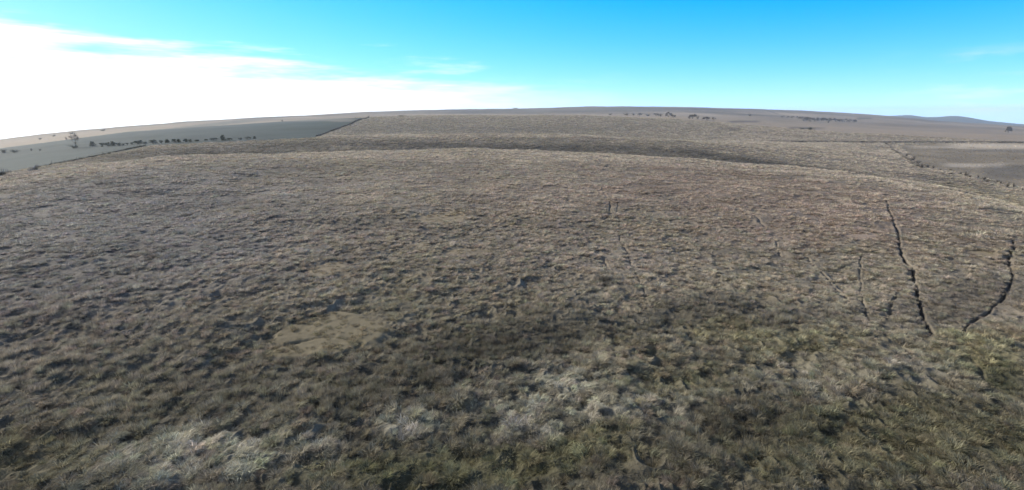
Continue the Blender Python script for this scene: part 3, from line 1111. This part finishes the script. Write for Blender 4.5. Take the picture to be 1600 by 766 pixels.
# ------------------------------------------------------------------ trees and shrubs of the left pasture
grow_at('brush', 6, 239, 13, 6, 'low grey brush at the left edge of the photo under the pale skyline', 'shrub')
grow_at('thicket', 24, 238, 15, 5, 'wide dark thicket second from the left edge in the pasture', 'thicket')
grow_at('brush', 49, 235.5, 4, 3.2, 'tiny dark shrub alone between the wide thicket and the tall bare tree', 'shrub')
grow_at('brush', 63, 235.5, 5, 2.8, 'tiny low shrub just left of the tall bare tree in the pasture', 'shrub')
grow_at('tree', 119, 231, 20, 25, 'tall bare winter tree reaching the skyline above the left pasture', 'tree')
grow_at('thicket', 117, 231.5, 18, 6.5, 'dark rounded thicket at the foot of the tall bare tree', 'thicket')
ROW = [(145, 229, 10, 8, 'cone'), (160, 229, 8, 6, 'round'), (168, 228.7, 8, 6.5, 'round'), (177, 228.4, 10, 7.5, 'cone'), (186, 228, 8, 5, 'round'),
       (193, 227.2, 5, 3.2, 'round'), (199, 226.7, 4, 3.4, 'round'), (206, 226, 5, 3, 'round'), (216, 225.3, 14, 6, 'round'), (227, 225, 7, 3.4, 'round'),
       (239, 224.4, 12, 5.6, 'round'), (252, 223.6, 7, 4.4, 'round'), (261, 223.2, 8, 5.4, 'cone'), (272, 222.6, 7, 5, 'round'), (279, 222.6, 7, 5.6, 'cone'),
       (290, 222, 7, 5, 'round'), (297, 221.8, 6, 4, 'round'), (308, 221, 10, 2.6, 'round'), (322, 220.4, 6, 3.2, 'round'), (334, 219.9, 13, 4.4, 'round'),
       (348.5, 219.8, 8, 9, 'cone'), (358.5, 219.4, 9, 3.8, 'round'), (375, 218, 6, 2.6, 'round'), (388, 217.6, 9, 3.8, 'round'), (398, 217.2, 5, 4.4, 'cone')]
for i, (px, py, w, h, kd) in enumerate(ROW):
    look = 'pointed dark juniper' if kd == 'cone' else ('broad dark juniper' if w >= 10 else 'small round juniper')
    if px == 348.5:
        lb = 'tallest pointed juniper at the right part of the dark row below the green pasture'
    else:
        lb = look + ', ' + ORD[i] + ' from the left in the row along the pasture'
    grow_at(kd, px, py, w * 1.3, h, lb, 'juniper', 'junipers in the row along the left pasture')
grow_at('brush', 441, 190, 5, 2.8, 'single dark bush high on the pale slope of the left pasture', 'shrub', rmin=700)
for px, py, w, h, lb in ((62.6, 218, 8, 2.6, 'dark speck of brush on the pale far slope at the extreme left'), (84, 213.2, 10, 2.4, 'flat smudge of brush on the pale slope left of the tall bare tree'),
                         (112, 209.5, 12, 3, 'pale scrub clump on the skyline right above the tall bare tree'), (160.5, 204.6, 14, 2.6, 'long scrub clump on the skyline right of the tall bare tree')):
    grow_at('brush', px, py, w, h, lb, 'shrub', rmin=700)
grow_at('brush', 575.5, 184.5, 5, 4.5, 'small dark bush at the top end of the slanting pasture fence', 'shrub')
grow_at('thicket', 627, 182.4, 23, 2.4, 'long low dark thicket on the crest right of the slanting fence', 'thicket', rmin=500)

# ------------------------------------------------------------------ trees on the far plain
grow_at('brush', 806, 170, 13, 2.2, 'faint clump of brush on the middle of the skyline', 'shrub', rmin=1500)
MID = [(953, 180, 9, 3.4, 'brush'), (979, 180.2, 13, 3.6, 'brush'), (990, 180.4, 8, 3.4, 'brush'), (999.5, 181, 8, 6, 'dense'), (1013, 181.4, 12, 4, 'brush'),
       (1025, 181.8, 9, 6, 'dense'), (1032, 182, 7, 4.6, 'brush'), (1044, 183.4, 11, 11, 'dense'), (1051.5, 184, 8, 7, 'dense')]
for i, (px, py, w, h, kd) in enumerate(MID):
    nm = 'grey leafless tree' if kd == 'dense' else 'low grey brush'
    lb = ('tallest grey tree at the right end of the middle row below the far hill' if px == 1044 else
          nm + ', ' + ORD[i] + ' from the left in the middle row below the hill')
    grow_at(kd, px, py, w, h, lb, 'tree' if kd == 'dense' else 'shrub', 'row of trees and brush below the far hill', rmin=690)
grow_at('dense', 1082, 186, 14, 9, 'full grey tree standing in the gap right of the middle row', 'tree', rmin=690)
grow_at('brush', 1090, 186, 6, 5, 'small bush touching the right side of the full grey tree', 'shrub', rmin=690)
grow_at('dense', 1104, 187.6, 13, 6.5, 'wide low grey tree left of the forked bare tree', 'tree', rmin=690)
grow_at('tree', 1115, 190.2, 7, 8, 'thin forked bare tree at the right of the wide low grey tree', 'tree', rmin=690)
grow_at('brush', 1172, 181.5, 8, 4.5, 'lone faint bush on the pale slope below the dark striped hilltop', 'shrub', rmin=1000)
GROVE = [(1223, 184, 5, 4), (1231, 184.3, 4, 3.6), (1238, 185, 5, 4.4), (1247, 186.4, 6, 6), (1253, 187, 5, 6), (1259, 190, 9, 9), (1266, 190.2, 10, 8.4), (1273, 190.2, 9, 8),
         (1280, 189.5, 8, 7.4), (1287, 189.5, 9, 7), (1296, 190, 8, 7), (1306, 190.6, 9, 7.6), (1312, 190.6, 6, 6), (1319, 190.8, 8, 6.8), (1327, 191.4, 7, 6.4), (1335, 191.6, 6, 6)]
for i, (px, py, w, h) in enumerate(GROVE):
    size = 'thick grey' if h >= 8 else ('small faint' if h < 5 else 'grey leafless')
    grow_at('dense', px, py, w * 1.25, h, size + ' tree, ' + ORD[i] + ' from the left in the far right grove', 'tree', 'grove of bare trees on the far right plain', rmin=800)
grow_at('brush', 1294, 192.6, 5, 5.4, 'reddish small bush in front of the far right grove', 'shrub', rmin=700)
grow_at('thicket', 1254, 202, 14, 2.8, 'flat left half of the dark thicket on the pale plain', 'thicket', rmin=600)
grow_at('thicket', 1265, 202.6, 18, 4.6, 'humped right half of the dark thicket on the pale plain', 'thicket', rmin=600)
grow_at('dense', 1575, 208, 11, 13, 'lone grey tree at the right edge of the photo near the blue hills', 'tree', rmin=600)

# ------------------------------------------------------------------ brush along the draw on the right
DRAW = [(1416, 245, 8, 5), (1426, 251, 9, 7), (1433, 257, 11, 8), (1440, 262, 11, 6), (1449, 262, 9, 5), (1458, 263, 7, 4), (1472, 266.5, 6, 5), (1481, 268, 5, 4), (1488, 270.5, 7, 6),
        (1485, 288, 10, 6), (1502, 273, 6, 6), (1511, 275, 8, 6.5), (1519, 278, 5, 4), (1528, 279, 7, 6), (1537, 282, 6, 4.6), (1545, 283, 7, 6), (1554, 286, 8, 7),
        (1563, 287, 6, 5), (1573, 291, 8, 7), (1583, 292, 6, 6), (1593, 297, 9, 8)]
for i, (px, py, w, h) in enumerate(DRAW):
    jit = random.Random(i * 7 + 3)
    px0 = px
    if i > 5:
        px, py, w, h = px + jit.uniform(-5, 5), py + jit.uniform(-1.5, 2.5), w * jit.uniform(0.6, 1.5), h * jit.uniform(0.55, 1.2)
    if px0 == 1485:
        lb = 'dark shrub set apart on the near side of the draw'
    else:
        j = i if i < 9 else i - 1
        lb = 'dry dark shrub, ' + ORD[j] + ' from the top in the line edging the grey field'
    grow_at('brush', px, py, w, h, lb, 'shrub', 'dry shrubs along the draw beside the grey field')


# ------------------------------------------------------------------ wire fences
def make_fence(path, step, label, post_h=1.35, thick=0.07):
    root = empty('wire_fence')
    pts = [at(*p) for p in path]
    root.location = pts[0]
    ox, oy, oz = pts[0]
    line = []
    for (x0, y0, _), (x1, y1, _) in zip(pts[:-1], pts[1:]):
        L = math.hypot(x1 - x0, y1 - y0)
        n = max(1, int(round(L / step)))
        for k in range(n):
            t = k / n
            line.append((x0 + (x1 - x0) * t, y0 + (y1 - y0) * t))
    line.append(pts[-1][:2])
    if len(line) > 95:
        idx = np.linspace(0, len(line) - 1, 95).astype(int)
        line = [line[i] for i in idx]
    g = random.Random(len(label))
    tops = []
    post = None
    for i, (x, y) in enumerate(line):
        z = float(surf(x, y))
        if post is None:
            V, F = [], []
            tube(V, F, [(0, 0, -0.4), (0.01, 0, 0.5), (0, 0.01, post_h)], [thick, thick * 0.95, thick * 0.85], 7)
            post = link('post', V, F, M_POST, root, True)
            p = post
        else:
            p = post.copy(); C.objects.link(p); p.parent = root
        p.location = (x - ox, y - oy, z - oz)
        p.rotation_euler = (g.gauss(0, .04), g.gauss(0, .04), g.uniform(0, 6))
        k = 1.25 if i % 12 == 0 else g.uniform(0.9, 1.05)
        p.scale = (k, k, k)
        tops.append(Vector((x - ox, y - oy, z - oz)))
    for hh in (0.35, 0.65, 0.95, 1.2):
        V, F = [], []
        tube(V, F, [q + Vector((0, -thick * 1.05, hh)) for q in tops], [0.006] * len(tops), 4)
        link('wire', V, F, M_WIRE, root)
    tag(root, label, 'fence')
    return pts


F1 = make_fence([(-60, 290), (0, 274), (60, 262), (120, 250), (180, 238), (228, 228)], 4.0, 'long wire fence with dark weeds slanting down along the left pasture')
F2 = make_fence([(494, 213.5), (520, 204), (548, 194), (574, 184.6)], 4.5, 'wire fence slanting up to the crest between green pasture and brown hill')
F3 = make_fence([(1382, 222.5), (1390, 228), (1402, 238), (1418, 249), (1438, 262)], 6.0, 'wire fence running down beside the grey field on the right')
F4 = make_fence([(1206, 220.8), (1300, 221.8), (1384, 222.3), (1480, 222.6), (1600, 223), (1660, 223.4)], 5.0, 'straight level wire fence crossing the far right plain')


def weeds(name, pts, width, dens, colour, size):
    xs, ys = [], []
    for (x0, y0, _), (x1, y1, _) in zip(pts[:-1], pts[1:]):
        L = math.hypot(x1 - x0, y1 - y0)
        n = int(L * dens)
        t = RNG.uniform(size=n); w = RNG.normal(0, width, n)
        nx, ny = -(y1 - y0) / L, (x1 - x0) / L
        xs.append(x0 + (x1 - x0) * t + nx * w); ys.append(y0 + (y1 - y0) * t + ny * w)
    x, y = np.concatenate(xs), np.concatenate(ys)
    n = len(x)
    col = np.array(colour)[None] * (1 + RNG.normal(0, 0.25, (n, 1)))
    s = np.clip(RNG.normal(size, size * 0.25, n), 0.3, 3)
    kd = choose(['stalk', 'wide'], n)
    z0 = np.zeros(n)
    scatter(name, x, y, surf(x, y) - 0.05, col, kd, np.stack([s, s, s], 1), RNG.uniform(0, 6.28, n), (z0, z0))


weeds('weeds_along_fence', F1, 0.25, 6, (0.055, 0.055, 0.045), 1.0)
weeds('weeds_along_fence', F2, 0.35, 6, (0.055, 0.052, 0.045), 1.5)
weeds('weeds_along_fence', F3, 0.5, 2, (0.13, 0.115, 0.085), 1.1)
weeds('weeds_along_fence', F4, 0.5, 4, (0.06, 0.056, 0.045), 1.2)
